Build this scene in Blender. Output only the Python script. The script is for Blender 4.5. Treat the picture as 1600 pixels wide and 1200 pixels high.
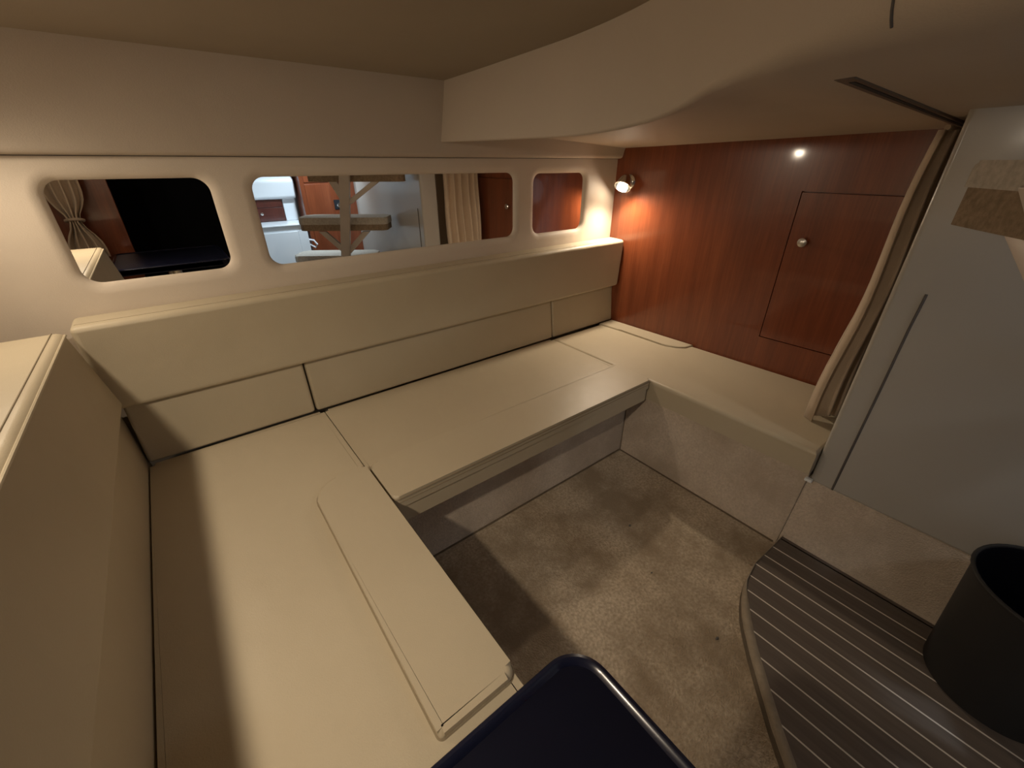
import bpy, bmesh, math, random
from mathutils import Vector, Matrix
random.seed(7)
for o in list(bpy.data.objects): bpy.data.objects.remove(o)
S = bpy.context.scene
C = S.collection
H = 1.1                       # camera height above the carpet; all z below are given relative to the camera

# ------------------------------------------------------------------ camera, world, exposure
F_PX = 652.5
PITCH = math.atan2(347, F_PX)
AZ = math.atan2(945, math.hypot(F_PX, 347))     # X axis lies this far to the right of the view
cam = bpy.data.cameras.new('camera'); cam.sensor_width = 36; cam.lens = 36*F_PX/1600; cam.clip_start = .02
co = bpy.data.objects.new('camera', cam); C.objects.link(co)
fwd = Vector((math.cos(AZ)*math.cos(PITCH), math.sin(AZ)*math.cos(PITCH), -math.sin(PITCH)))
co.location = (0, 0, H); co.rotation_euler = fwd.to_track_quat('-Z', 'Y').to_euler()
S.camera = co
W = bpy.data.worlds.new('night'); S.world = W; W.use_nodes = True
W.node_tree.nodes['Background'].inputs[0].default_value = (.02, .025, .04, 1)
W.node_tree.nodes['Background'].inputs[1].default_value = .3
S.view_settings.view_transform = 'Standard'; S.view_settings.look = 'None'
S.view_settings.exposure = 0.02; S.view_settings.gamma = 1; S.view_settings.use_curve_mapping = False

LAMP_BULKHEAD = 14.0           # watts of the lamps the cabin has
LAMP_LEFT = 7.0
LAMP_LEFT_AFT = 20.0
LAMP_GALLEY = 60.0        # downlight over the galley counter
GALLEY_FILL = 2.5         # neutral fill added at the same fixture to lift the kick panels

# ------------------------------------------------------------------ materials
def mat(name, col, rough=.5, col2=None, scale=8, detail=3, bump=0, bscale=200, coat=0, metal=0, spec=.5, stretch=(1,1,1), sheen=0, bdist=.002, puff=0):
    m = bpy.data.materials.new(name); m.use_nodes = True
    nt = m.node_tree; b = nt.nodes['Principled BSDF']
    b.inputs['Roughness'].default_value = rough; b.inputs['Metallic'].default_value = metal
    b.inputs['Coat Weight'].default_value = coat; b.inputs['Coat Roughness'].default_value = .12
    b.inputs['Specular IOR Level'].default_value = spec
    b.inputs['Sheen Weight'].default_value = sheen
    tc = nt.nodes.new('ShaderNodeTexCoord'); mp = nt.nodes.new('ShaderNodeMapping')
    mp.inputs['Scale'].default_value = stretch
    nt.links.new(tc.outputs['Object'], mp.inputs[0])
    n = nt.nodes.new('ShaderNodeTexNoise'); n.inputs['Scale'].default_value = scale; n.inputs['Detail'].default_value = detail
    nt.links.new(mp.outputs[0], n.inputs['Vector'])
    r = nt.nodes.new('ShaderNodeValToRGB'); r.color_ramp.elements[0].position = .3; r.color_ramp.elements[1].position = .7
    c2 = col2 or tuple(c*.88 for c in col)
    r.color_ramp.elements[0].color = (*c2, 1); r.color_ramp.elements[1].color = (*col, 1)
    nt.links.new(n.outputs['Fac'], r.inputs[0]); nt.links.new(r.outputs[0], b.inputs['Base Color'])
    if bump:
        n2 = nt.nodes.new('ShaderNodeTexNoise'); n2.inputs['Scale'].default_value = bscale; n2.inputs['Detail'].default_value = 2
        nt.links.new(mp.outputs[0], n2.inputs['Vector'])
        bp = nt.nodes.new('ShaderNodeBump'); bp.inputs['Strength'].default_value = bump; bp.inputs['Distance'].default_value = bdist
        nt.links.new(n2.outputs['Fac'], bp.inputs['Height']); nt.links.new(bp.outputs[0], b.inputs['Normal'])
        if puff:          # soft unevenness of stretched upholstery
            n3 = nt.nodes.new('ShaderNodeTexNoise'); n3.inputs['Scale'].default_value = 7; n3.inputs['Detail'].default_value = 2
            nt.links.new(mp.outputs[0], n3.inputs['Vector'])
            b3 = nt.nodes.new('ShaderNodeBump'); b3.inputs['Strength'].default_value = puff; b3.inputs['Distance'].default_value = .02
            nt.links.new(n3.outputs['Fac'], b3.inputs['Height']); nt.links.new(b3.outputs[0], bp.inputs['Normal'])
    return m
def wood(name, a, b_, c_, rough=.28, coat=.5):
    m = bpy.data.materials.new(name); m.use_nodes = True
    nt = m.node_tree; b = nt.nodes['Principled BSDF']
    b.inputs['Roughness'].default_value = rough; b.inputs['Coat Weight'].default_value = coat; b.inputs['Coat Roughness'].default_value = .07
    tc = nt.nodes.new('ShaderNodeTexCoord'); mp = nt.nodes.new('ShaderNodeMapping'); mp.inputs['Scale'].default_value = (9, 9, .7)
    nt.links.new(tc.outputs['Object'], mp.inputs[0])
    n = nt.nodes.new('ShaderNodeTexNoise'); n.inputs['Scale'].default_value = 2.2; n.inputs['Detail'].default_value = 8; n.inputs['Roughness'].default_value = .62
    nt.links.new(mp.outputs[0], n.inputs['Vector'])
    mp2 = nt.nodes.new('ShaderNodeMapping'); mp2.inputs['Scale'].default_value = (60, 60, 2.2)
    nt.links.new(tc.outputs['Object'], mp2.inputs[0])
    n2 = nt.nodes.new('ShaderNodeTexNoise'); n2.inputs['Scale'].default_value = 3; n2.inputs['Detail'].default_value = 4
    nt.links.new(mp2.outputs[0], n2.inputs['Vector'])
    mx = nt.nodes.new('ShaderNodeMath'); mx.operation = 'MULTIPLY_ADD'; mx.inputs[1].default_value = .35; 
    nt.links.new(n2.outputs['Fac'], mx.inputs[0]); 
    ml = nt.nodes.new('ShaderNodeMath'); ml.operation = 'MULTIPLY'; ml.inputs[1].default_value = .65
    nt.links.new(n.outputs['Fac'], ml.inputs[0]); nt.links.new(ml.outputs[0], mx.inputs[2])
    r = nt.nodes.new('ShaderNodeValToRGB'); e = r.color_ramp.elements
    e[0].position = .36; e[0].color = (*a, 1); e[1].position = .64; e[1].color = (*c_, 1)
    q = e.new(.5); q.color = (*b_, 1)
    nt.links.new(mx.outputs[0], r.inputs[0]); nt.links.new(r.outputs[0], b.inputs['Base Color'])
    return m
M = {}
M['vinyl'] = mat('cream_vinyl', (.52,.445,.32), .42, (.49,.415,.295), 3, bump=.15, bscale=420, spec=.4, puff=.22)
M['vinyl_back'] = mat('cream_vinyl_back', (.50,.425,.30), .45, (.465,.395,.275), 3, bump=.15, bscale=420, spec=.4, puff=.22)
M['liner'] = mat('wall_vinyl', (.62,.535,.435), .5, (.59,.505,.41), 4, bump=.15, bscale=350, spec=.35, puff=.15)
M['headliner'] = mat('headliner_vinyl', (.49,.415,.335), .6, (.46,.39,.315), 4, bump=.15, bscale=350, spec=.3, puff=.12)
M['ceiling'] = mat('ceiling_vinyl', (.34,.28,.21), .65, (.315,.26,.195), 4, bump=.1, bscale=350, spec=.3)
M['cherry'] = wood('cherry_veneer', (.150,.035,.012), (.195,.048,.017), (.24,.064,.022))
M['cherry_dark'] = wood('dark_cherry', (.06,.016,.012), (.085,.022,.016), (.11,.03,.02))
M['gelcoat'] = mat('white_gelcoat', (.44,.415,.375), .28, (.425,.40,.36), 3, spec=.5, coat=.15)
M['galley_white'] = mat('galley_white', (.80,.83,.85), .3, (.77,.80,.82), 3)
M['groove'] = mat('dark_seam', (.10,.09,.085), .6)
M['seam'] = mat('vinyl_seam', (.30,.24,.155), .7)
M['chrome'] = mat('chrome', (.82,.8,.76), .12, metal=1)
M['nickel'] = mat('brushed_nickel', (.72,.70,.66), .3, metal=1)
M['navy'] = mat('navy_laminate', (.004,.005,.015), .35, (.003,.004,.012), 6, spec=.35)
M['navy_rim'] = mat('navy_rim', (.008,.010,.026), .22, spec=.5)
M['bucket'] = mat('charcoal_plastic', (.026,.024,.023), .6, spec=.3)
M['bucket_in'] = mat('bucket_liner', (.003,.003,.006), .7, spec=.1)
M['binding'] = mat('carpet_binding', (.33,.27,.20), .85, (.27,.22,.16), 60, bump=.4, bscale=500)
M['teak'] = mat('teak_vinyl', (.155,.125,.105), .8, (.12,.098,.084), 6, detail=6, stretch=(14,1,14), spec=.12)
M['holly'] = mat('holly_inlay', (.72,.66,.58), .5, (.66,.6,.53), 10)
M['curtain'] = mat('beige_curtain', (.58,.46,.34), .85, (.53,.42,.31), 12, bump=.2, bscale=600, sheen=.2)
M['black'] = mat('dark_cabin', (.006,.007,.011), .8)  # near-black; on the cabin linings it stands in for unlit darkness
M['dark_track'] = mat('track_brown', (.13,.10,.08), .5)
M['tread_grey'] = mat('tread_carpet_grey', (.50,.46,.40), .95, (.38,.35,.30), 90, bump=.7, bscale=300, spec=.1)
M['tread_brown'] = mat('tread_carpet_brown', (.30,.23,.16), .95, (.20,.15,.10), 90, bump=.8, bscale=300, spec=.1)
M['ladder'] = mat('ladder_beige', (.54,.48,.42), .35, spec=.5)
M['mirror'] = mat('mirror_silver', (.93,.92,.90), .005, (.93,.92,.90), metal=1)
def carpet(name, a, b_, stain):
    m = mat(name, a, .95, b_, 130, 4, bump=.9, bscale=260, spec=.1, sheen=.15, bdist=.004)
    nt = m.node_tree; bs = nt.nodes['Principled BSDF']
    src = bs.inputs['Base Color'].links[0].from_socket
    tc = nt.nodes.new('ShaderNodeTexCoord')
    n = nt.nodes.new('ShaderNodeTexNoise'); n.inputs['Scale'].default_value = 4.5; n.inputs['Detail'].default_value = 5; n.inputs['Roughness'].default_value = .65
    nt.links.new(tc.outputs['Object'], n.inputs['Vector'])
    r = nt.nodes.new('ShaderNodeValToRGB'); r.color_ramp.elements[0].position = .42; r.color_ramp.elements[1].position = .62
    r.color_ramp.elements[0].color = (0,0,0,1); r.color_ramp.elements[1].color = (.95,.95,.95,1)
    nt.links.new(n.outputs['Fac'], r.inputs[0])
    mx = nt.nodes.new('ShaderNodeMix'); mx.data_type = 'RGBA'
    nt.links.new(r.outputs[0], mx.inputs['Factor']); nt.links.new(src, mx.inputs['A']); mx.inputs['B'].default_value = (*stain, 1)
    nt.links.new(mx.outputs['Result'], bs.inputs['Base Color'])
    return m
M['carpet'] = carpet('beige_carpet', (.62,.51,.38), (.36,.285,.20), (.29,.22,.145))
M['kick'] = carpet('kick_carpet', (.66,.555,.45), (.52,.43,.34), (.46,.375,.29))
def emit(name, col, s):
    m = bpy.data.materials.new(name); m.use_nodes = True; b = m.node_tree.nodes['Principled BSDF']
    b.inputs['Emission Color'].default_value = (*col, 1); b.inputs['Emission Strength'].default_value = s
    b.inputs['Base Color'].default_value = (.8,.8,.8,1)
    return m
M['bulb'] = emit('lamp_bulb', (1,.86,.66), 60)
M['led'] = emit('led_diffuser', (.80,.90,1), 12)

# ------------------------------------------------------------------ helpers
ORIG = {}
def finish(name, bm, m, parent=None, smooth=True, base=None, angle=40):
    """link bm (camera-relative coordinates) as one mesh object, origin at its base"""
    vs = [v.co for v in bm.verts]
    if base is None:
        lo = [min(v[i] for v in vs) for i in range(3)]; hi = [max(v[i] for v in vs) for i in range(3)]
        base = Vector(((lo[0]+hi[0])/2, (lo[1]+hi[1])/2, lo[2]))
    else: base = Vector(base)
    bmesh.ops.recalc_face_normals(bm, faces=bm.faces)
    bmesh.ops.translate(bm, verts=bm.verts, vec=-base)
    me = bpy.data.meshes.new(name); bm.to_mesh(me); bm.free()
    me.materials.append(M[m] if isinstance(m, str) else m)
    if smooth:
        me.polygons.foreach_set('use_smooth', [True]*len(me.polygons))
        me.set_sharp_from_angle(angle=math.radians(angle))
        weighted = angle < 100
    else: weighted = False
    o = bpy.data.objects.new(name, me); C.objects.link(o)
    if weighted:
        wn = o.modifiers.new('normals', 'WEIGHTED_NORMAL'); wn.keep_sharp = True; wn.weight = 80
    wpos = base + Vector((0,0,H))
    if parent is not None:
        o.parent = parent; o.location = wpos - ORIG[parent.name]
    else: o.location = wpos
    ORIG[o.name] = wpos
    return o
def thing(name, label, cat, base, group=None):
    o = bpy.data.objects.new(name, None); C.objects.link(o); o.empty_display_size = .05
    o.location = Vector(base) + Vector((0,0,H)); ORIG[o.name] = o.location.copy()
    o['label'] = label; o['category'] = cat
    if group: o['group'] = group
    return o
def tag(o, label, cat, group=None):
    o['label'] = label; o['category'] = cat
    if group: o['group'] = group
    return o
def struct(o, label=None, cat=None):
    o['kind'] = 'structure'
    if label: o['label'] = label
    if cat: o['category'] = cat
    return o
def hexa(bm, p, bevel=0, seg=3):
    """p: 8 corners, bottom loop (0-3) then top loop (4-7)"""
    v = [bm.verts.new(q) for q in p]
    fs = [bm.faces.new([v[i] for i in f]) for f in ((3,2,1,0),(4,5,6,7),(0,1,5,4),(1,2,6,5),(2,3,7,6),(3,0,4,7))]
    if bevel:
        es = set(e for f in fs for e in f.edges)
        bmesh.ops.bevel(bm, geom=list(es), offset=bevel, segments=seg, profile=.5, affect='EDGES')
def box(bm, x0, x1, y0, y1, z0, z1, bevel=0, seg=3):
    hexa(bm, [(x0,y0,z0),(x1,y0,z0),(x1,y1,z0),(x0,y1,z0),(x0,y0,z1),(x1,y0,z1),(x1,y1,z1),(x0,y1,z1)], bevel, seg)
def bxo(name, m, x0, x1, y0, y1, z0, z1, bevel=0, parent=None, seg=3):
    bm = bmesh.new(); box(bm, x0, x1, y0, y1, z0, z1, bevel, seg); return finish(name, bm, m, parent)
def hxo(name, m, p, bevel=0, parent=None, seg=3):
    bm = bmesh.new(); hexa(bm, p, bevel, seg); return finish(name, bm, m, parent)
def prism(bm, pts, z0, z1, bevel=0, seg=3, only_top=True):
    """extrude an outline (list of x,y) from z0 to z1"""
    a = [bm.verts.new((x, y, z0)) for x, y in pts]; b = [bm.verts.new((x, y, z1)) for x, y in pts]
    n = len(pts); bm.faces.new(a[::-1]); top = bm.faces.new(b)
    for i in range(n): bm.faces.new((a[i], a[(i+1)%n], b[(i+1)%n], b[i]))
    if bevel: bmesh.ops.bevel(bm, geom=list(top.edges), offset=bevel, segments=seg, profile=.5, affect='EDGES')
def rrect(x0, x1, y0, y1, r, n=6):
    """rounded rectangle; r = radius or four radii (x0y0, x1y0, x1y1, x0y1)"""
    rs = r if isinstance(r, (tuple, list)) else (r,)*4
    out = []
    for (cx, cy, sx, sy, a0), q in zip(((x0,y0,1,1,180),(x1,y0,-1,1,270),(x1,y1,-1,-1,0),(x0,y1,1,-1,90)), rs):
        if q <= 0: out.append((cx, cy)); continue
        for i in range(n+1):
            a = math.radians(a0 + 90*i/n); out.append((cx+sx*q+q*math.cos(a), cy+sy*q+q*math.sin(a)))
    return out
def tube(bm, pts, r, n=8, closed=False):
    pts = [Vector(p) for p in pts]; rings = []
    for i, p in enumerate(pts):
        a = pts[i-1] if (i or closed) else p; b = pts[(i+1) % len(pts)] if (i < len(pts)-1 or closed) else p
        t = (b-a).normalized(); up = Vector((0,0,1)) if abs(t.z) < .9 else Vector((1,0,0))
        u = t.cross(up).normalized(); w = t.cross(u)
        rr = r[i] if isinstance(r, (list, tuple)) else r
        rings.append([bm.verts.new(p + rr*(math.cos(2*math.pi*k/n)*u + math.sin(2*math.pi*k/n)*w)) for k in range(n)])
    m = len(rings)
    for i in range(m if closed else m-1):
        A, B = rings[i], rings[(i+1) % m]
        for k in range(n): bm.faces.new((A[k], A[(k+1)%n], B[(k+1)%n], B[k]))
    if not closed: bm.faces.new(rings[0][::-1]); bm.faces.new(rings[-1])
def lathe(bm, prof, loc=(0,0,0), axis=(0,0,1), n=32):
    """prof: list of (radius, height) along axis"""
    q = Vector((0,0,1)).rotation_difference(Vector(axis)); loc = Vector(loc); rings = []
    for r, h in prof:
        if r < 1e-6: rings.append([bm.verts.new(loc + q @ Vector((0,0,h)))])
        else: rings.append([bm.verts.new(loc + q @ Vector((r*math.cos(2*math.pi*k/n), r*math.sin(2*math.pi*k/n), h))) for k in range(n)])
    for A, B in zip(rings, rings[1:]):
        if len(A) == 1 and len(B) == 1: continue
        for k in range(n):
            f = [A[k % len(A)], A[(k+1) % len(A)], B[(k+1) % len(B)], B[k % len(B)]]
            f = [v for i, v in enumerate(f) if v not in f[:i]]
            bm.faces.new(f)
def grid(bm, rows):
    vs = [[bm.verts.new(p) for p in r] for r in rows]
    for A, B in zip(vs, vs[1:]):
        for i in range(len(A)-1): bm.faces.new((A[i], A[i+1], B[i+1], B[i]))

# ------------------------------------------------------------------ main dimensions (camera-relative, metres)
ZF, ZT, ZS = -1.1, -1.07, -.748         # carpet, teak, seat tops
YM = 1.437                              # mirror plane
YP = 1.422                              # padded panel face
def XB(y): return 1.735 + .043*(1.356-y)          # cherry bulkhead, slightly skewed

# ------------------------------------------------------------------ the setting
fl = bxo('floor', 'carpet', -.52, 1.9, -1.62, 1.5, ZF-.04, ZF)
M['dirt'] = mat('seam_dirt', (.17,.125,.08), .95, (.11,.08,.05), 60)
bm = bmesh.new(); tube(bm, [(.25,.8675,ZF+.001),(1.262,.8665,ZF+.001),(1.2695,.86,ZF+.001),(1.2695,.235,ZF+.001)], .0035, 6); finish('edge_seam', bm, 'dirt', fl)
struct(fl, 'worn beige carpet floor between the settees', 'floor')

# teak platform with bound curved edge, planks and pale inlay strips
curve = [(1.33,.219),(1.208,.222),(1.108,.226),(1.03,.216),(.99,.205),(.949,.188),(.915,.170),(.881,.147),(.83,.108),(.783,.068),(.714,.008),(.664,-.041),(.60,-.12),(.555,-.21),(.52,-.33),(.505,-.5),(.50,-.8),(.50,-1.15)]
def offset(c, d):
    out = []
    for i, (x, y) in enumerate(c):
        a = c[max(i-1,0)]; b = c[min(i+1,len(c)-1)]
        t = Vector((b[0]-a[0], b[1]-a[1])).normalized(); out.append((x - t.y*d, y + t.x*d))
    return out
def width(x): return .004 if x > 1.1 else .020
inner = []
for (x, y), q in zip(curve, offset(curve, 1)):
    w = .003 if x > 1.05 else min(.022, .003+(1.05-x)*.16)
    inner.append((x+(q[0]-x)*w, y+(q[1]-y)*w))
teak = thing_t = None
bm = bmesh.new(); prism(bm, curve + [(1.33,-1.15)], ZF, ZT-.004)
teak = finish('floor_platform', bm, 'binding', smooth=False)
struct(teak, 'striped grey-brown teak-look floor with curved bound edge beside bucket', 'floor')
bm = bmesh.new()
for (a, b, c, d) in zip(curve, curve[1:], inner[1:], inner):
    pass
ring = curve + inner[::-1]
va = [bm.verts.new((x,y,ZT-.006)) for x,y in ring]; n = len(curve)
rows = []
for k, (f, h) in enumerate(((0,-.03),(0,-.006),(.15,.001),(.4,.004),(.7,.004),(1,.0005),(1,-.006))):
    rows.append([(cx+(ix-cx)*f, cy+(iy-cy)*f, ZT+h) for (cx,cy),(ix,iy) in zip(curve, inner)])
for v in va: bm.verts.remove(v)
grid(bm, rows)
bo = finish('edge_binding', bm, 'binding', teak); bo['label'] = 'rounded carpet binding along the curved edge'
def inner_y(x):
    for (x0,y0),(x1,y1) in zip(inner, inner[1:]):
        if x1 <= x <= x0: return y0 + (y1-y0)*(x-x0)/(x1-x0) if x0 != x1 else y0
    return None
edges = [1.268 - .0535*i for i in range(-1, 15)]
XMIN = min(p[0] for p in inner)
def plank_poly(xa, xb):
    xa = max(xa, XMIN+.001); xb = min(xb, 1.325)
    xs = [xb - (xb-xa)*k/5 for k in range(6)]
    return [(xa,-1.149),(xb,-1.149)] + [(x, inner_y(x)) for x in xs]
for xb, xa in zip(edges, edges[1:]):
    if xb-.003 <= XMIN: break
    bm = bmesh.new(); prism(bm, plank_poly(xa+.0018, xb-.0018), ZT-.005, ZT)
    finish('plank', bm, 'teak', teak, smooth=False)
    if xa-.002 > XMIN:
        bm = bmesh.new(); prism(bm, plank_poly(xa-.0018, xa+.0018), ZT-.005, ZT+.0004)
        finish('inlay_strip', bm, 'holly', teak, smooth=False)
bm = bmesh.new(); prism(bm, plank_poly(1.268-.0018, 1.268+.0018), ZT-.005, ZT+.0004); finish('inlay_strip', bm, 'holly', teak, smooth=False)

# back wall: padded panel with three rounded openings, each with a recessed mirror
MIR = [(-.192, .119, -.263, -.036), (.217, 1.128, -.272, -.037), (1.232, 1.527, -.274, -.042)]
def ring_pts(m, d, y, r):
    x0, x1, z0, z1 = m
    return [(x, y, z) for x, z in rrect(x0-d, x1+d, z0-d, z1+d, r+d, 8)]
bm = bmesh.new()
outer = [bm.verts.new((x, YP, z)) for x, z in ((-.5,-.62),(1.76,-.62),(1.76,.03),(-.5,.03))]
es = [bm.edges.new((outer[i], outer[(i+1)%4])) for i in range(4)]
hole_loops = []
prof = [(.028,0),(.020,.0008),(.012,.003),(.006,.0065),(.002,.011),(0,.016),(0,.03)]
for m in MIR:
    loops = []
    for d, dy in prof: loops.append([bm.verts.new(p) for p in ring_pts(m, d, YP+dy, .034)])
    n = len(loops[0])
    for A, B in zip(loops, loops[1:]):
        for k in range(n): bm.faces.new((A[k], A[(k+1)%n], B[(k+1)%n], B[k]))
    es += [bm.edges.get((loops[0][k], loops[0][(k+1)%n])) for k in range(n)]
bmesh.ops.triangle_fill(bm, edges=es, use_beauty=True)
# remove faces that filled the holes
for f in list(bm.faces):
    if len(f.verts) == 3:
        c = f.calc_center_median()
        for x0,x1,z0,z1 in MIR:
            if x0 < c.x < x1 and z0 < c.z < z1: bm.faces.remove(f); break
wb = finish('wall_back', bm, 'liner')
struct(wb, 'padded cream vinyl wall panel around the three mirrors', 'wall')
bxo('backing', 'liner', -.5, 1.76, 1.4555, 1.5, -1.1, .03, 0, wb)
for m, lb in zip(MIR, ('leftmost rounded mirror in cream wall, mostly reflecting darkness', 'long middle mirror in cream wall, reflecting ladder and curtain', 'small squarish mirror in cream wall beside the lit reading lamp')):
    bm = bmesh.new(); pts = rrect(m[0]-.004, m[1]+.004, m[2]-.004, m[3]+.004, .036, 8)
    a = [bm.verts.new((x, YM, z)) for x, z in pts]; b = [bm.verts.new((x, YM+.006, z)) for x, z in pts]; n = len(a)
    bm.faces.new(a); bm.faces.new(b[::-1])
    for i in range(n): bm.faces.new((a[i], a[(i+1)%n], b[(i+1)%n], b[i]))
    tag(finish('wall_mirror', bm, 'mirror', smooth=False), lb, 'mirror', 'mirrors in the back wall')

# upper back wall (headliner panel above the mirrors), padded rounded lower edge
bm = bmesh.new(); rows = []
prof = [(1.455,.014),(1.415,.013),(1.404,.0145),(1.398,.019),(1.395,.027),(1.392,.040),(1.385,.06),(1.372,.10),(1.355,.15),(1.336,.2155),(1.336,.26)]
for i in range(9):
    x = -.5 + i*(1.742+.5)/8
    rows.append([(x, y, z) for y, z in prof])
grid(bm, rows)
hw = finish('wall_back_upper', bm, 'headliner'); struct(hw, 'smooth beige headliner panel above the mirrors', 'wall')
bm = bmesh.new(); tube(bm, [(-.5,1.4125,.0125),(1.74,1.4125,.0125)], .001, 6); finish('seam', bm, 'groove', hw)

# cherry bulkhead
def bulk(bm, y0, y1, z0, z1, d0, d1, bevel=0):
    hexa(bm, [(XB(y0)-d0,y0,z0),(XB(y0)-d1,y0,z0),(XB(y1)-d1,y1,z0),(XB(y1)-d0,y1,z0),(XB(y0)-d0,y0,z1),(XB(y0)-d1,y0,z1),(XB(y1)-d1,y1,z1),(XB(y1)-d0,y1,z1)], bevel, 2)
DY0, DY1, DZ0, DZ1 = .20, .633, -.625, -.089
bm = bmesh.new()
bulk(bm, DY1, 1.46, -1.1, .12, -.03, 0)
bulk(bm, .12, DY1, DZ1, .12, -.03, 0)
bulk(bm, .12, DY1, -1.1, DZ0, -.03, 0)
bulk(bm, .12, DY0, DZ0, DZ1, -.03, 0)
bulk(bm, DY0, DY1, DZ0, DZ1, -.03, -.018)
wr = finish('wall_right', bm, 'cherry', smooth=False); struct(wr, 'glossy cherry wood bulkhead lit by the reading lamp', 'wall')
dr = thing('locker_door', 'dark cherry locker door with round knob in the bulkhead', 'door', (XB(.42),.42,DZ0))
bm = bmesh.new(); bulk(bm, DY0+.002, DY1-.003, DZ0+.003, DZ1-.003, -.016, .0015, .002); finish('door_panel', bm, 'cherry', dr)
ky = .579; kb = bmesh.new()
lathe(kb, [(0,0),(.006,0),(.006,.008),(.0145,.012),(.016,.016),(.0145,.020),(.008,.0225),(0,.023)], (XB(ky)-.0015, ky, -.251), (-1,-.043,0), 24)
finish('knob', kb, 'nickel', dr)['label'] = 'round brushed metal knob'

# ceiling and curved soffit
bm = bmesh.new(); rows = []
for i in range(7):
    y = 1.345 - i*(1.345+.10)/6
    rows.append([(x, y, .216 + .022*(1.345-y)/1.0 - .012*max(0, x-.1)*0) for x in (-.5, -.1, .3, .7, 1.1)])
grid(bm, rows)
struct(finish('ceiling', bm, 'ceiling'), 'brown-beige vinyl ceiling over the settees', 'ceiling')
lip = [(.790,1.40,.056),(.788,1.336,.056),(.786,1.10,.053),(.786,.81,.051),(.783,.68,.056),(.772,.57,.067),(.742,.485,.082),(.70,.414,.095),(.655,.32,.103),(.62,.24,.107),(.585,.12,.108),(.56,-.02,.108),(.55,-.14,.108)]
top = [(.786,1.40,.217),(.786,1.336,.217),(.783,1.10,.229),(.775,.85,.236),(.765,.74,.238),(.745,.63,.240),(.715,.53,.243),(.68,.44,.245),(.63,.34,.247),(.59,.25,.249),(.55,.12,.25),(.52,-.02,.251),(.50,-.14,.251)]
rho = [.006,.006,.006,.006,.007,.007,.008,.012,.02,.03,.04,.05,.05]
bm = bmesh.new(); rows = []
def lerp3(a, b, t): return Vector(a).lerp(Vector(b), t)
def densify(L, k=4):
    out = []
    for i in range(len(L)-1):
        p0 = Vector(L[max(i-1,0)]); p1 = Vector(L[i]); p2 = Vector(L[i+1]); p3 = Vector(L[min(i+2,len(L)-1)])
        for j in range(k):
            t = j/k; out.append(.5*((2*p1)+(-p0+p2)*t+(2*p0-5*p1+4*p2-p3)*t*t+(-p0+3*p1-3*p2+p3)*t**3))
    out.append(Vector(L[-1])); return out
lipD, topD = densify(lip), densify(top)
rhoD = [rho[min(i//4,len(rho)-1)] + (rho[min(i//4+1,len(rho)-1)]-rho[min(i//4,len(rho)-1)])*(i%4)/4 for i in range(len(lipD))]
def zbulk(y): return .054 + (1.40-y)*.0255
for L, T, rr in zip(lipD, topD, rhoD):
    T = Vector((T.x, L.y, T.z)) if False else T
    yb = L.y
    B = Vector((XB(yb)+.01, yb, zbulk(yb)))
    f1 = min(.85, rr/(T-L).length); f2 = min(.6, rr*1.6/(B-L).length)
    P0 = L.lerp(T, f1); P2 = L.lerp(B, f2)
    row = [T + (T-L)*.15, T, T.lerp(P0, .5)]
    for k in range(9):
        t = k/8; row.append((1-t)**2*P0 + 2*t*(1-t)*L + t*t*P2)
    # underside, hollow a little next to the lip
    for k in range(1, 9):
        t = k/8; q = P2.lerp(B, t); q.z += .030*math.sin(math.pi*t**.5)*min(1, max(0, (yb-.33)/.15)); row.append(q)
    rows.append(row)
grid(bm, rows)
sf = finish('ceiling_soffit', bm, 'headliner', angle=60); struct(sf, 'curved lowered ceiling soffit running out to the cherry bulkhead', 'ceiling')
srow = min(rows, key=lambda r: abs(r[7][1]-.175))
bm = bmesh.new(); tube(bm, [tuple(p) for p in srow[1:8]], .0015, 6); finish('seam', bm, 'groove', sf)

# curtain track under the soffit
tr = thing('curtain_track', 'dark flat curtain track under the soffit at upper right', 'curtain track', (1.2,.28,.07))
hxo('rail', 'dark_track', [(.80,.262,.101),(1.775,.262,.078),(1.775,.290,.078),(.80,.290,.101),(.80,.262,.125),(1.775,.262,.11),(1.775,.290,.11),(.80,.290,.125)], .003, tr)
hxo('slot', 'black', [(.83,.270,.0995),(1.76,.270,.0775),(1.76,.278,.0775),(.83,.278,.0995),(.83,.270,.103),(1.76,.270,.081),(1.76,.278,.081),(.83,.278,.103)], 0, tr)

# white moulded panel by the entry
PX = 1.338
wp = thing('wall_entry', 'white moulded panel behind the ladder at right', 'wall', (PX+.05,-.35,ZT)); wp['kind'] = 'structure'
bm = bmesh.new(); box(bm, PX, 1.455, -.95, .222, -.870, .42, .012, 4); finish('panel', bm, 'gelcoat', wp)
bm = bmesh.new(); tube(bm, [(PX-.0005,0.1572,-0.2700),(PX-.0005,0.1593,-0.3566),(PX-.0005,0.1594,-0.5239),(PX-.0005,0.1618,-0.8628)], .0028, 6); finish('groove_line', bm, 'groove', wp)  # dark bead added in place of the moulding's recessed groove
hxo('riser', 'kick', [(1.274,-.95,-1.1),(1.455,-.95,-1.1),(1.455,.2265,-1.1),(1.274,.2265,-1.1),(1.341,-.95,-.862),(1.455,-.95,-.862),(1.455,.2265,-.862),(1.341,.2265,-.862)], .001, wp)
bxo('clip', 'galley_white', 1.322, 1.336, .212, .232, -.866, -.856, .002, wp)

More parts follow.
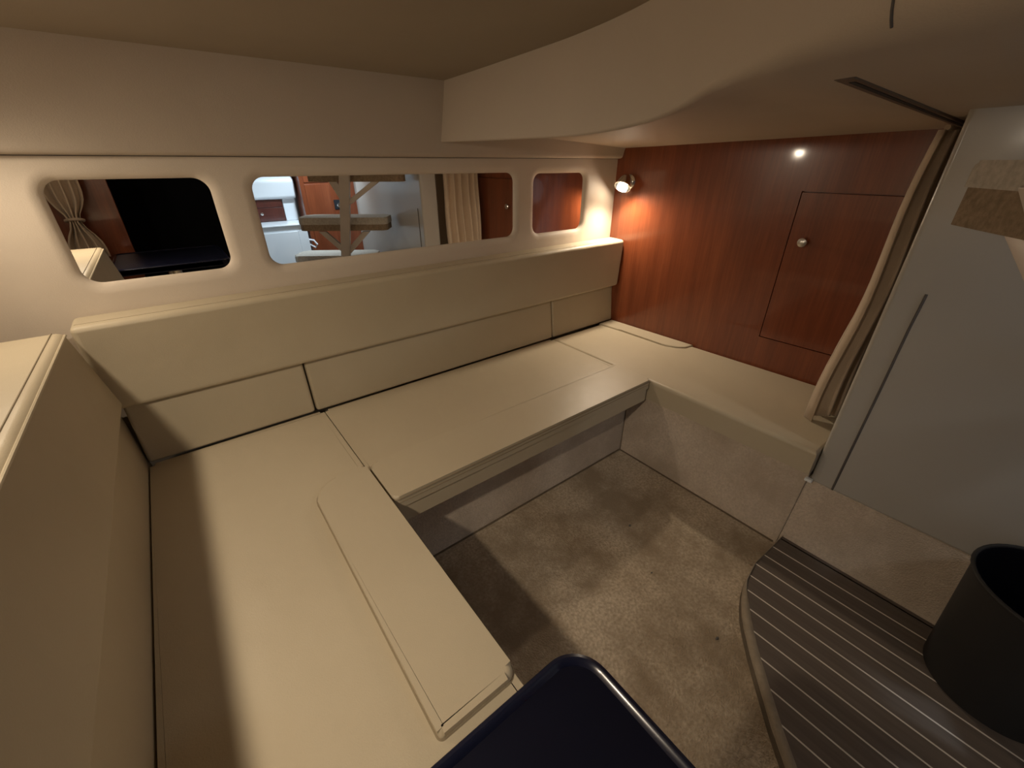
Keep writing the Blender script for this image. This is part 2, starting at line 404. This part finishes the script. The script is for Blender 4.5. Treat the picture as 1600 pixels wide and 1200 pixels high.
# walls out of the direct view
struct(bxo('wall_left', 'liner', -.56, -.5, -1.55, 1.46, -1.1, .3), 'cream vinyl side wall behind left backrest', 'wall')
struct(bxo('wall_side_closet', 'liner', 1.455, 1.86, .10, .135, -1.1, .3), 'beige wall behind the gathered curtain', 'wall')
struct(bxo('wall_far_side', 'gelcoat', 1.455, 1.52, -1.6, .10, -1.1, .42), 'white wall beyond the entry panel', 'wall')
struct(bxo('wall_galley', 'galley_white', .42, 1.5, -1.62, -1.56, -1.1, .42), 'white back wall of the galley', 'wall')
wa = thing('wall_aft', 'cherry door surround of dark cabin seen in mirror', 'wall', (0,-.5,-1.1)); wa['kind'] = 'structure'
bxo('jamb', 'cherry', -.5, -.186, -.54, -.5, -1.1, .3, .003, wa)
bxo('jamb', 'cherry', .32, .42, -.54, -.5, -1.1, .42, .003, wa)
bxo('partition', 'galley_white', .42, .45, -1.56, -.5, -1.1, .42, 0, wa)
bxo('dark_side', 'black', .40, .42, -1.56, -.54, -1.1, .3, 0, wa)  # linings coloured near-black, so the cabin's darkness is painted in
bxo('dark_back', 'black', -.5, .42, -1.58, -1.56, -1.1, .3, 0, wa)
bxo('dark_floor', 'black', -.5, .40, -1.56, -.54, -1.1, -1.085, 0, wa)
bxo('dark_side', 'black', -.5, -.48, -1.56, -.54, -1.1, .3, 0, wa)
struct(bxo('ceiling_galley', 'gelcoat', .0, 1.52, -1.62, -.10, .42, .46), 'white ceiling above the galley and ladder', 'ceiling')
struct(bxo('ceiling_aft', 'headliner', -.56, .42, -1.62, -.08, .27, .30), 'beige ceiling over the dark cabin', 'ceiling')
struct(bxo('wall_hatch', 'gelcoat', .0, 1.52, -.10, -.07, .25, .46), 'white coaming above the soffit edge', 'wall')

# ------------------------------------------------------------------ settee bases (carpeted kick panels)
tag(hxo('settee_base', 'kick', [(.22,.868,-1.1),(1.70,.868,-1.1),(1.70,1.42,-1.1),(.22,1.42,-1.1),(.22,.892,-.832),(1.70,.892,-.832),(1.70,1.42,-.832),(.22,1.42,-.832)], .006), 'carpeted base under the long settee seat', 'settee base')
tag(hxo('settee_base', 'kick', [(1.270,.2268,-1.1),(1.72,.2268,-1.1),(1.72,.864,-1.1),(1.270,.864,-1.1),(1.342,.2268,-.832),(1.74,.2268,-.832),(1.74,.888,-.832),(1.306,.888,-.832)], .002), 'carpeted base under the seat beside cherry bulkhead', 'settee base')
tag(bxo('settee_base', 'kick', -.44, .215, .08, 1.40, -1.1, -.832, .006), 'carpeted base under the left settee seat', 'settee base')

# ------------------------------------------------------------------ cushions
def seat(label, outline, bolster, bev=.014, z1=ZS, z0=-.830, raise_=.015, base=None):
    x = sum(p[0] for p in outline)/len(outline); y = sum(p[1] for p in outline)/len(outline)
    t = thing('seat_cushion', label, 'cushion', (x, y, z0), 'settee seat cushions')
    bm = bmesh.new(); prism(bm, outline, z0, z1, bev, 4); finish('pad', bm, 'vinyl', t)
    if bolster:
        bm = bmesh.new(); prism(bm, bolster, z1-.03, z1+raise_, min(.012, raise_*.95), 4); finish('bolster', bm, 'vinyl', t)
        bm = bmesh.new(); tube(bm, [(a, b, z1+.0002) for a, b in bolster], .0026, 5, True); finish('seam', bm, 'seam', t)
    return t
# left seat
s = seat('left settee seat with raised front bolster, nearest the dark table', rrect(-.228, .241, .08, 1.352, .012),
     rrect(.098, .2425, .295, .968, (.008,.02,.012,.07), 8))
# long seat
s = seat('long middle seat cushion below the mirrors with front bolster', rrect(.244, 1.298, .800, 1.352, .012),
     rrect(.250, 1.302, .796, .970, (.015,.012,.006,.03), 8), raise_=.009)
bm = bmesh.new(); tube(bm, [(.262,.7965,ZS-.012),(.62,.7955,ZS-.012),(1.29,.7965,ZS-.012)], .0016, 6); finish('welt', bm, 'seam', s)
# seat beside bulkhead
s = seat('plain seat cushion along the cherry bulkhead', [(1.305,.2235),(XB(.228)-.004,.2235),(XB(1.352)-.004,1.352),(1.305,1.352)],
     [(1.632,1.349)] + [(1.640+.008*t,1.35-.40*t) for t in (.3,.6,.9)] + [(1.652,.965),(1.672,.922),(1.70,.895),(XB(.89)-.006,.888),(XB(1.349)-.006,1.349)], raise_=.007)
# lower back cushions
def lower_back(x0, x1, label):
    t = thing('back_cushion', label, 'cushion', ((x0+x1)/2, 1.39, ZS), 'lower back cushions below the mirrors')
    hxo('pad', 'vinyl_back', [(x0,1.355,ZS+.002),(x1,1.355,ZS+.002),(x1,1.42,ZS+.002),(x0,1.42,ZS+.002),(x0,1.376,-.562),(x1,1.376,-.562),(x1,1.42,-.562),(x0,1.42,-.562)], .009, t, 4)
    return t
lower_back(-.2285, .219, 'short lower back cushion in the left corner of settee')
lower_back(.224, 1.307, 'long lower back cushion behind the middle seat')
lower_back(1.312, 1.738, 'short lower back cushion beside the cherry bulkhead')
# upper long backrest
t = thing('backrest', 'long upper backrest cushion running under all three mirrors', 'cushion', (.75,1.37,-.56))
hxo('pad', 'vinyl_back', [(-.245,1.334,-.562),(1.728,1.334,-.556),(1.728,1.42,-.556),(-.245,1.42,-.562),(-.245,1.330,-.336),(1.732,1.326,-.332),(1.732,1.42,-.328),(-.245,1.42,-.332)], .014, t, 5)
bm = bmesh.new(); tube(bm, [(-.235,1.352,-.3355),(1.70,1.349,-.3315)], .0014, 5); finish('welt', bm, 'seam', t)
# left upper backrest + lower back
t = thing('backrest', 'wide left backrest cushion with piped top edge in shadow', 'cushion', (-.34,.76,-.56))
hxo('pad', 'vinyl_back', [(-.42,.20,-.545),(-.214,.20,-.545),(-.214,1.325,-.545),(-.42,1.325,-.545),(-.44,.20,-.338),(-.252,.20,-.338),(-.252,1.325,-.338),(-.44,1.325,-.338)], .012, t, 5)
bm = bmesh.new(); tube(bm, [(-.2505,.215,-.3465),(-.2505,1.318,-.3465)], .003, 8); finish('piping', bm, 'vinyl_back', t)
bm = bmesh.new(); tube(bm, [(-.270,.215,-.3375),(-.270,1.318,-.3375)], .0014, 6); finish('stitch_line', bm, 'seam', t)
t = thing('back_cushion', 'lower back cushion along the left settee in shadow', 'cushion', (-.3,.8,ZS))
hxo('pad', 'vinyl_back', [(-.42,.29,ZS-.05),(-.229,.29,ZS-.05),(-.229,1.40,ZS-.05),(-.42,1.40,ZS-.05),(-.42,.29,-.546),(-.246,.29,-.546),(-.246,1.40,-.546),(-.42,1.40,-.546)], .008, t, 4)

# ------------------------------------------------------------------ table
t = thing('table', 'dark navy table top with rounded corner and raised rim', 'table', (-.03,-.1,ZF))
bm = bmesh.new(); prism(bm, rrect(-.27, .222, -.36, .169, .040, 10), -.482, -.455, .004, 2); finish('top', bm, 'navy', t)
bm = bmesh.new(); ro = rrect(-.27, .222, -.36, .169, .040, 10); ri = rrect(-.258, .210, -.348, .157, .029, 10)
rows = []
for f, z in ((0,-.478),(0,-.456),(.15,-.4515),(.45,-.45),(.75,-.4515),(1,-.4556)):
    r_ = [(a[0]+(b[0]-a[0])*f, a[1]+(b[1]-a[1])*f, z) for a, b in zip(ro, ri)]; rows.append(r_ + [r_[0]])
grid(bm, rows); bmesh.ops.remove_doubles(bm, verts=bm.verts, dist=1e-6); finish('rim', bm, 'navy_rim', t)
bm = bmesh.new(); lathe(bm, [(0,0),(.10,0),(.10,.006),(.04,.02),(.032,.04),(.032,.60),(.07,.612),(.07,.618),(0,.618)], (-.03,-.1,ZF)); finish('pedestal', bm, 'chrome', t)

# ------------------------------------------------------------------ bucket
t = thing('waste_bucket', 'dark charcoal bucket standing on striped floor at lower right', 'bucket', (1.195,-.262,ZT))
bx_, by_ = 1.190, -.266
bm = bmesh.new(); lathe(bm, [(0,0),(.112,0),(.117,.004),(.138,.30),(.140,.304),(.136,.304)], (bx_,by_,ZT+.0005), n=48); finish('body', bm, 'bucket', t)
bm = bmesh.new(); lathe(bm, [(.136,.303),(.132,.296),(.114,.012),(0,.010)], (bx_,by_,ZT+.0005), n=48); finish('inside', bm, 'bucket_in', t)
bm = bmesh.new(); tube(bm, [(bx_+.139*math.cos(a), by_+.139*math.sin(a), ZT+.304) for a in [2*math.pi*k/48 for k in range(48)]], .0042, 8, True); finish('rim', bm, 'bucket', t)

# ------------------------------------------------------------------ ladder
lad = thing('companionway_ladder', 'beige companionway ladder with carpeted treads in front of white panel', 'ladder', (.98,-.58,ZT))
D = Vector((.82,.57,0)).normalized(); N = Vector((-D.y, D.x, 0))      # along the tread; towards the cabin
def tread(c, L, w, z1, th=.088):
    c = Vector((c[0], c[1], 0))
    def sh(bm, d, za, zb, bev):
        pts = [(c + D*u + N*v) for u, v in rrect(-L/2+d, L/2-d, -w+d, -d, .045, 8)]
        prism(bm, [(p.x, p.y) for p in pts], za, zb, bev, 3)
    bm = bmesh.new(); sh(bm, 0, z1-.045, z1, .014); o = finish('tread', bm, 'tread_grey', lad)
    bm = bmesh.new(); sh(bm, .004, z1-th, z1-.0452, .002); finish('underside', bm, 'tread_brown', o)
# front-edge centre points of the three treads
TR = [((1.002,.010),.60,.14,.003), ((.955,-.235),.60,.22,-.335), ((.93,-.50),.60,.24,-.625)]
for c, L, w, z in TR: tread(c, L, w, z, .112 if z > -.1 else .085)
sp0, sp1 = Vector((.965,.010,-.095)), Vector((.985,-.345,-.66)); 
def bar(bm, a, b, w, th):
    a, b = Vector(a), Vector(b); t = (b-a).normalized(); u = D; v = t.cross(u).normalized()
    p = [q + u*sx*w/2 + v*sy*th/2 for q in (a, b) for sx, sy in ((-1,-1),(1,-1),(1,1),(-1,1))]
    hexa(bm, p, .004, 2)
spb = sp0 + (sp1-sp0)*((ZT-sp0.z)/(sp1.z-sp0.z))
bm = bmesh.new(); bar(bm, (sp0.x+N.x*.035, sp0.y+N.y*.035, -.02), (spb.x+N.x*.035, spb.y+N.y*.035, ZT+.012), .062, .05); finish('spine', bm, 'ladder', lad)
for c, L, w, z in TR:
    mid = Vector((c[0], c[1], 0)) - N*.03
    for s_ in (-1, 1):
        bm = bmesh.new(); zz = z-.092
        f = (zz-.15-sp0.z)/(sp1.z-sp0.z); foot = sp0 + (sp1-sp0)*f + N*.02
        tip = mid + D*s_*.15 + Vector((0,0,zz))
        bar(bm, foot, tip, .052, .022); finish('brace', bm, 'ladder', lad)
bm = bmesh.new(); lathe(bm, [(0,0),(.05,0),(.05,.008),(.02,.014),(0,.014)], (spb.x, spb.y, ZT)); finish('foot_plate', bm, 'nickel', lad)

# ------------------------------------------------------------------ curtains
def curtain(label, x0, x1, y, z0, z1, folds, amp, flare, seed, sway=None, yb=0):
    rnd = random.Random(seed); nx, nz = folds*12, 18; ph = [rnd.uniform(-.5,.5) for _ in range(folds+1)]; am = [rnd.uniform(.6,1.2) for _ in range(folds+1)]
    bm = bmesh.new(); rows = []
    for j in range(nz+1):
        v = j/nz; z = z1 + (z0-z1)*v; row = []
        for i in range(nx+1):
            u = i/nx; k = int(min(u*folds, folds-.001)); s = amp*am[k]*(1+flare*v)
            a = 2*math.pi*u*folds + ph[k]*.4
            xx = x0 + (x1-x0)*u + .25*amp*math.sin(2*a); 
            if sway: xx = sway(xx, v)
            row.append((xx, y + yb*v + s*math.sin(a) + .006*math.sin(9*v+3*u), z + (.012*math.sin(a*.5+seed) if j == nz else 0)))
        rows.append(row)
    grid(bm, rows)
    t = thing('curtain', label, 'curtain', ((x0+x1)/2, y, z0))
    o = finish('cloth', bm, 'curtain', t, angle=180)
    md = o.modifiers.new('thick', 'SOLIDIFY'); md.thickness = .003
    bm = bmesh.new(); tube(bm, [(x0, y, z1+.004),(x1, y, z1+.004)], .006, 8); finish('heading_tape', bm, 'curtain', t)
    return t
curtain('gathered beige curtain hanging between cherry bulkhead and white panel', 1.475, 1.745, .268, -.735, .066, 5, .022, .9, 11, yb=.03)
# second curtain, tied back, seen only in the left mirror
tc_ = curtain('tied beige curtain reflected at left end of left mirror', -.44, -.29, -.36, -.45, .18, 4, .025, .2, 5, sway=lambda x, v: -.365+(x+.365)*(1-.75*math.exp(-((v-.72)/.12)**2)))
bm = bmesh.new(); tube(bm, [(-.365+.035*math.cos(a), -.36+.045*math.sin(a), -.27+.01*math.sin(a)) for a in [2*math.pi*k/16 for k in range(16)]], .007, 8, True); finish('tie_band', bm, 'curtain', tc_)

# ------------------------------------------------------------------ lamps
def reading_lamp(label, base, nrm, watts, aim, headdir, spot_angle=150, rad=.018, stem=.035, blend=.6, k=1.0, glow=0):
    base = Vector(base); nrm = Vector(nrm).normalized(); hd = Vector(headdir).normalized()
    t = thing('reading_lamp', label, 'lamp', base)
    bm = bmesh.new(); lathe(bm, [(0,0),(.030,0),(.030,.004),(.024,.010),(.012,.014),(0,.015)], base, nrm, 28); finish('wall_plate', bm, 'chrome', t)
    j = base + nrm*stem
    bm = bmesh.new(); tube(bm, [base+nrm*.01, j], .006, 10); finish('stem', bm, 'chrome', t)
    bm = bmesh.new(); lathe(bm, [(a*k,b*k) for a,b in ((0,-.024),(.012,-.022),(.019,-.010),(.024,.008),(.028,.020),(.0255,.020),(.021,.008),(.012,-.006),(0,-.008))], j, hd, 28); finish('shade', bm, 'chrome', t)
    bm = bmesh.new(); lathe(bm, [(a*k,b*k) for a,b in ((0,-.004),(.010,0),(.014,.010),(.013,.020),(.008,.026),(0,.028))], j, hd, 20); finish('bulb', bm, 'bulb', t)
    L = bpy.data.lights.new('reading_light', 'SPOT'); L.energy = watts; L.color = (1,.835,.635); L.spot_size = math.radians(spot_angle); L.spot_blend = blend; L.shadow_soft_size = rad
    lo = bpy.data.objects.new('reading_light', L); C.objects.link(lo); lo.parent = t
    lo.location = (j + hd*.042*k) - base; lo.rotation_euler = Vector(aim).to_track_quat('-Z','Y').to_euler()
    if glow:
        G = bpy.data.lights.new('bulb_glow', 'POINT'); G.energy = glow; G.color = L.color; G.shadow_soft_size = .015
        go = bpy.data.objects.new('bulb_glow', G); C.objects.link(go); go.parent = t; go.location = lo.location
    return t
reading_lamp('lit chrome reading lamp on cherry bulkhead in the corner', (XB(1.342), 1.342, -.080), (-1,-.043,0), LAMP_BULKHEAD, (-.2,-.4,-.9), (-.6,-.15,-.75), 162, .018, .04, 1.0, 1.35)
reading_lamp('lit reading lamp on the left side wall above backrest', (-.5, 1.30, .098), (1,0,0), LAMP_LEFT, (.66,-.4,-.75), (.4,-.25,-1), 150, .022, .10, 1.0, glow=.25)
reading_lamp('lit reading lamp on left side wall near the dark cabin doorway', (-.5, .27, .14), (1,0,0), LAMP_LEFT_AFT, (.42,.45,-.9), (.4,.2,-1), 138, .022, .10, 1.0, glow=1.2)

# galley strip light
t = thing('galley_light', 'cool white strip light on galley ceiling', 'lamp', (1.13,-.85,.40))
bxo('housing', 'galley_white', 1.07, 1.19, -.94, -.76, .405, .419, .003, t)
bxo('diffuser', 'led', 1.08, 1.18, -.93, -.77, .398, .4055, .002, t)
L = bpy.data.lights.new('galley_fill', 'AREA'); L.shape = 'RECTANGLE'; L.size = .09; L.size_y = .14; L.energy = GALLEY_FILL; L.color = (.97,.97,.95)  # added fill, more neutral than the blue beam beside it
lo = bpy.data.objects.new('galley_fill', L); C.objects.link(lo); lo.parent = t; lo.location = (0,0,-.008); lo.rotation_euler = (math.radians(12),0,0)
L = bpy.data.lights.new('galley_spot', 'SPOT'); L.energy = LAMP_GALLEY; L.color = (.66,.84,1); L.spot_size = math.radians(108); L.spot_blend = 1; L.shadow_soft_size = .03
lo = bpy.data.objects.new('galley_spot', L); C.objects.link(lo); lo.parent = t; lo.location = (-.02,0,-.014); lo.rotation_euler = Vector((-.15,-.42,-1)).to_track_quat('-Z','Y').to_euler()
# ------------------------------------------------------------------ galley things seen in the long mirror
t = thing('galley_cabinet', 'white galley cabinet with recessed front reflected in long mirror', 'cabinet', (.71,-1.35,ZF))
bxo('body', 'galley_white', .46, .95, -1.50, -1.20, ZF, -.475, .006, t)
d = bxo('front_panel', 'galley_white', .50, .875, -1.2, -1.190, -1.0, -.515, .008, t)
bxo('worktop', 'galley_white', .455, .965, -1.5, -1.185, -.4748, -.462, .004, t)
bm = bmesh.new(); tube(bm, [(.955,-1.23,-.60),(.985,-1.20,-.605),(1.005,-1.19,-.64),(.99,-1.20,-.665),(.957,-1.23,-.64)], .008, 8); finish('strap', bm, 'galley_white', t)
t = thing('wall_cupboard', 'small dark cherry cupboard above white galley cabinet', 'cabinet', (.74,-1.53,-.46))
bxo('body', 'cherry_dark', .55, .86, -1.555, -1.48, -.4615, -.285, .002, t)
d = bxo('door', 'cherry_dark', .56, .85, -1.48, -1.474, -.455, -.35, .002, t)
bm = bmesh.new(); lathe(bm, [(0,0),(.009,.004),(.011,.01),(0,.015)], (.68,-1.474,-.395), (0,1,0), 16); finish('knob', bm, 'chrome', d)
bxo('drawer', 'cherry_dark', .56, .85, -1.48, -1.474, -.345, -.29, .002, t)
t = thing('hull_shelf', 'pale rounded shelf moulding above the cherry cupboard', 'shelf', (.73,-1.5,-.285))
hxo('moulding', 'galley_white', [(.46,-1.555,-.284),(.985,-1.555,-.284),(.985,-1.44,-.284),(.46,-1.44,-.284),(.46,-1.555,-.05),(.985,-1.555,-.05),(.985,-1.42,-.13),(.46,-1.42,-.13)], .03, t)
bxo('post', 'galley_white', .865, .97, -1.555, -1.49, -.4615, -.2842, .004, t)
t = thing('tall_locker', 'tall cherry locker beyond the ladder reflected in long mirror', 'cabinet', (1.22,-1.4,ZF))
bxo('body', 'cherry', .995, 1.455, -1.555, -1.32, ZF, .3, .003, t)
bxo('door', 'cherry', 1.03, 1.23, -1.32, -1.314, -.46, -.17, .002, t)
bxo('door', 'cherry', 1.03, 1.23, -1.32, -1.314, -1.0, -.475, .002, t)
bxo('door', 'cherry', 1.03, 1.23, -1.32, -1.314, -.155, .2, .002, t)
d = bxo('control_panel', 'black', 1.25, 1.33, -1.32, -1.316, -.38, -.30, .004, t)
bm = bmesh.new(); lathe(bm, [(0,0),(.018,0),(.018,.006),(.012,.012),(0,.012)], (1.29,-1.316,-.345), (0,1,0), 16); finish('dial', bm, 'chrome', d)

# crumbs on the carpet
for (x, y, k, lb) in ((0.954,0.566,1.20,'largest dark crumb on carpet in front of kick panel'), (0.856,0.408,0.70,'tiny dark crumb in the middle of the carpet'), (0.823,0.183,1.20,'dark crumb on carpet near curved floor edge')):
    bm = bmesh.new(); bmesh.ops.create_icosphere(bm, subdivisions=1, radius=.004*k)
    for v in bm.verts: v.co = Vector((v.co.x*1.5, v.co.y*.8, v.co.z*.6)) * random.uniform(.8,1.15) + Vector((x, y, ZF+.0021*k))
    tag(finish('crumb', bm, 'groove'), lb, 'crumb')
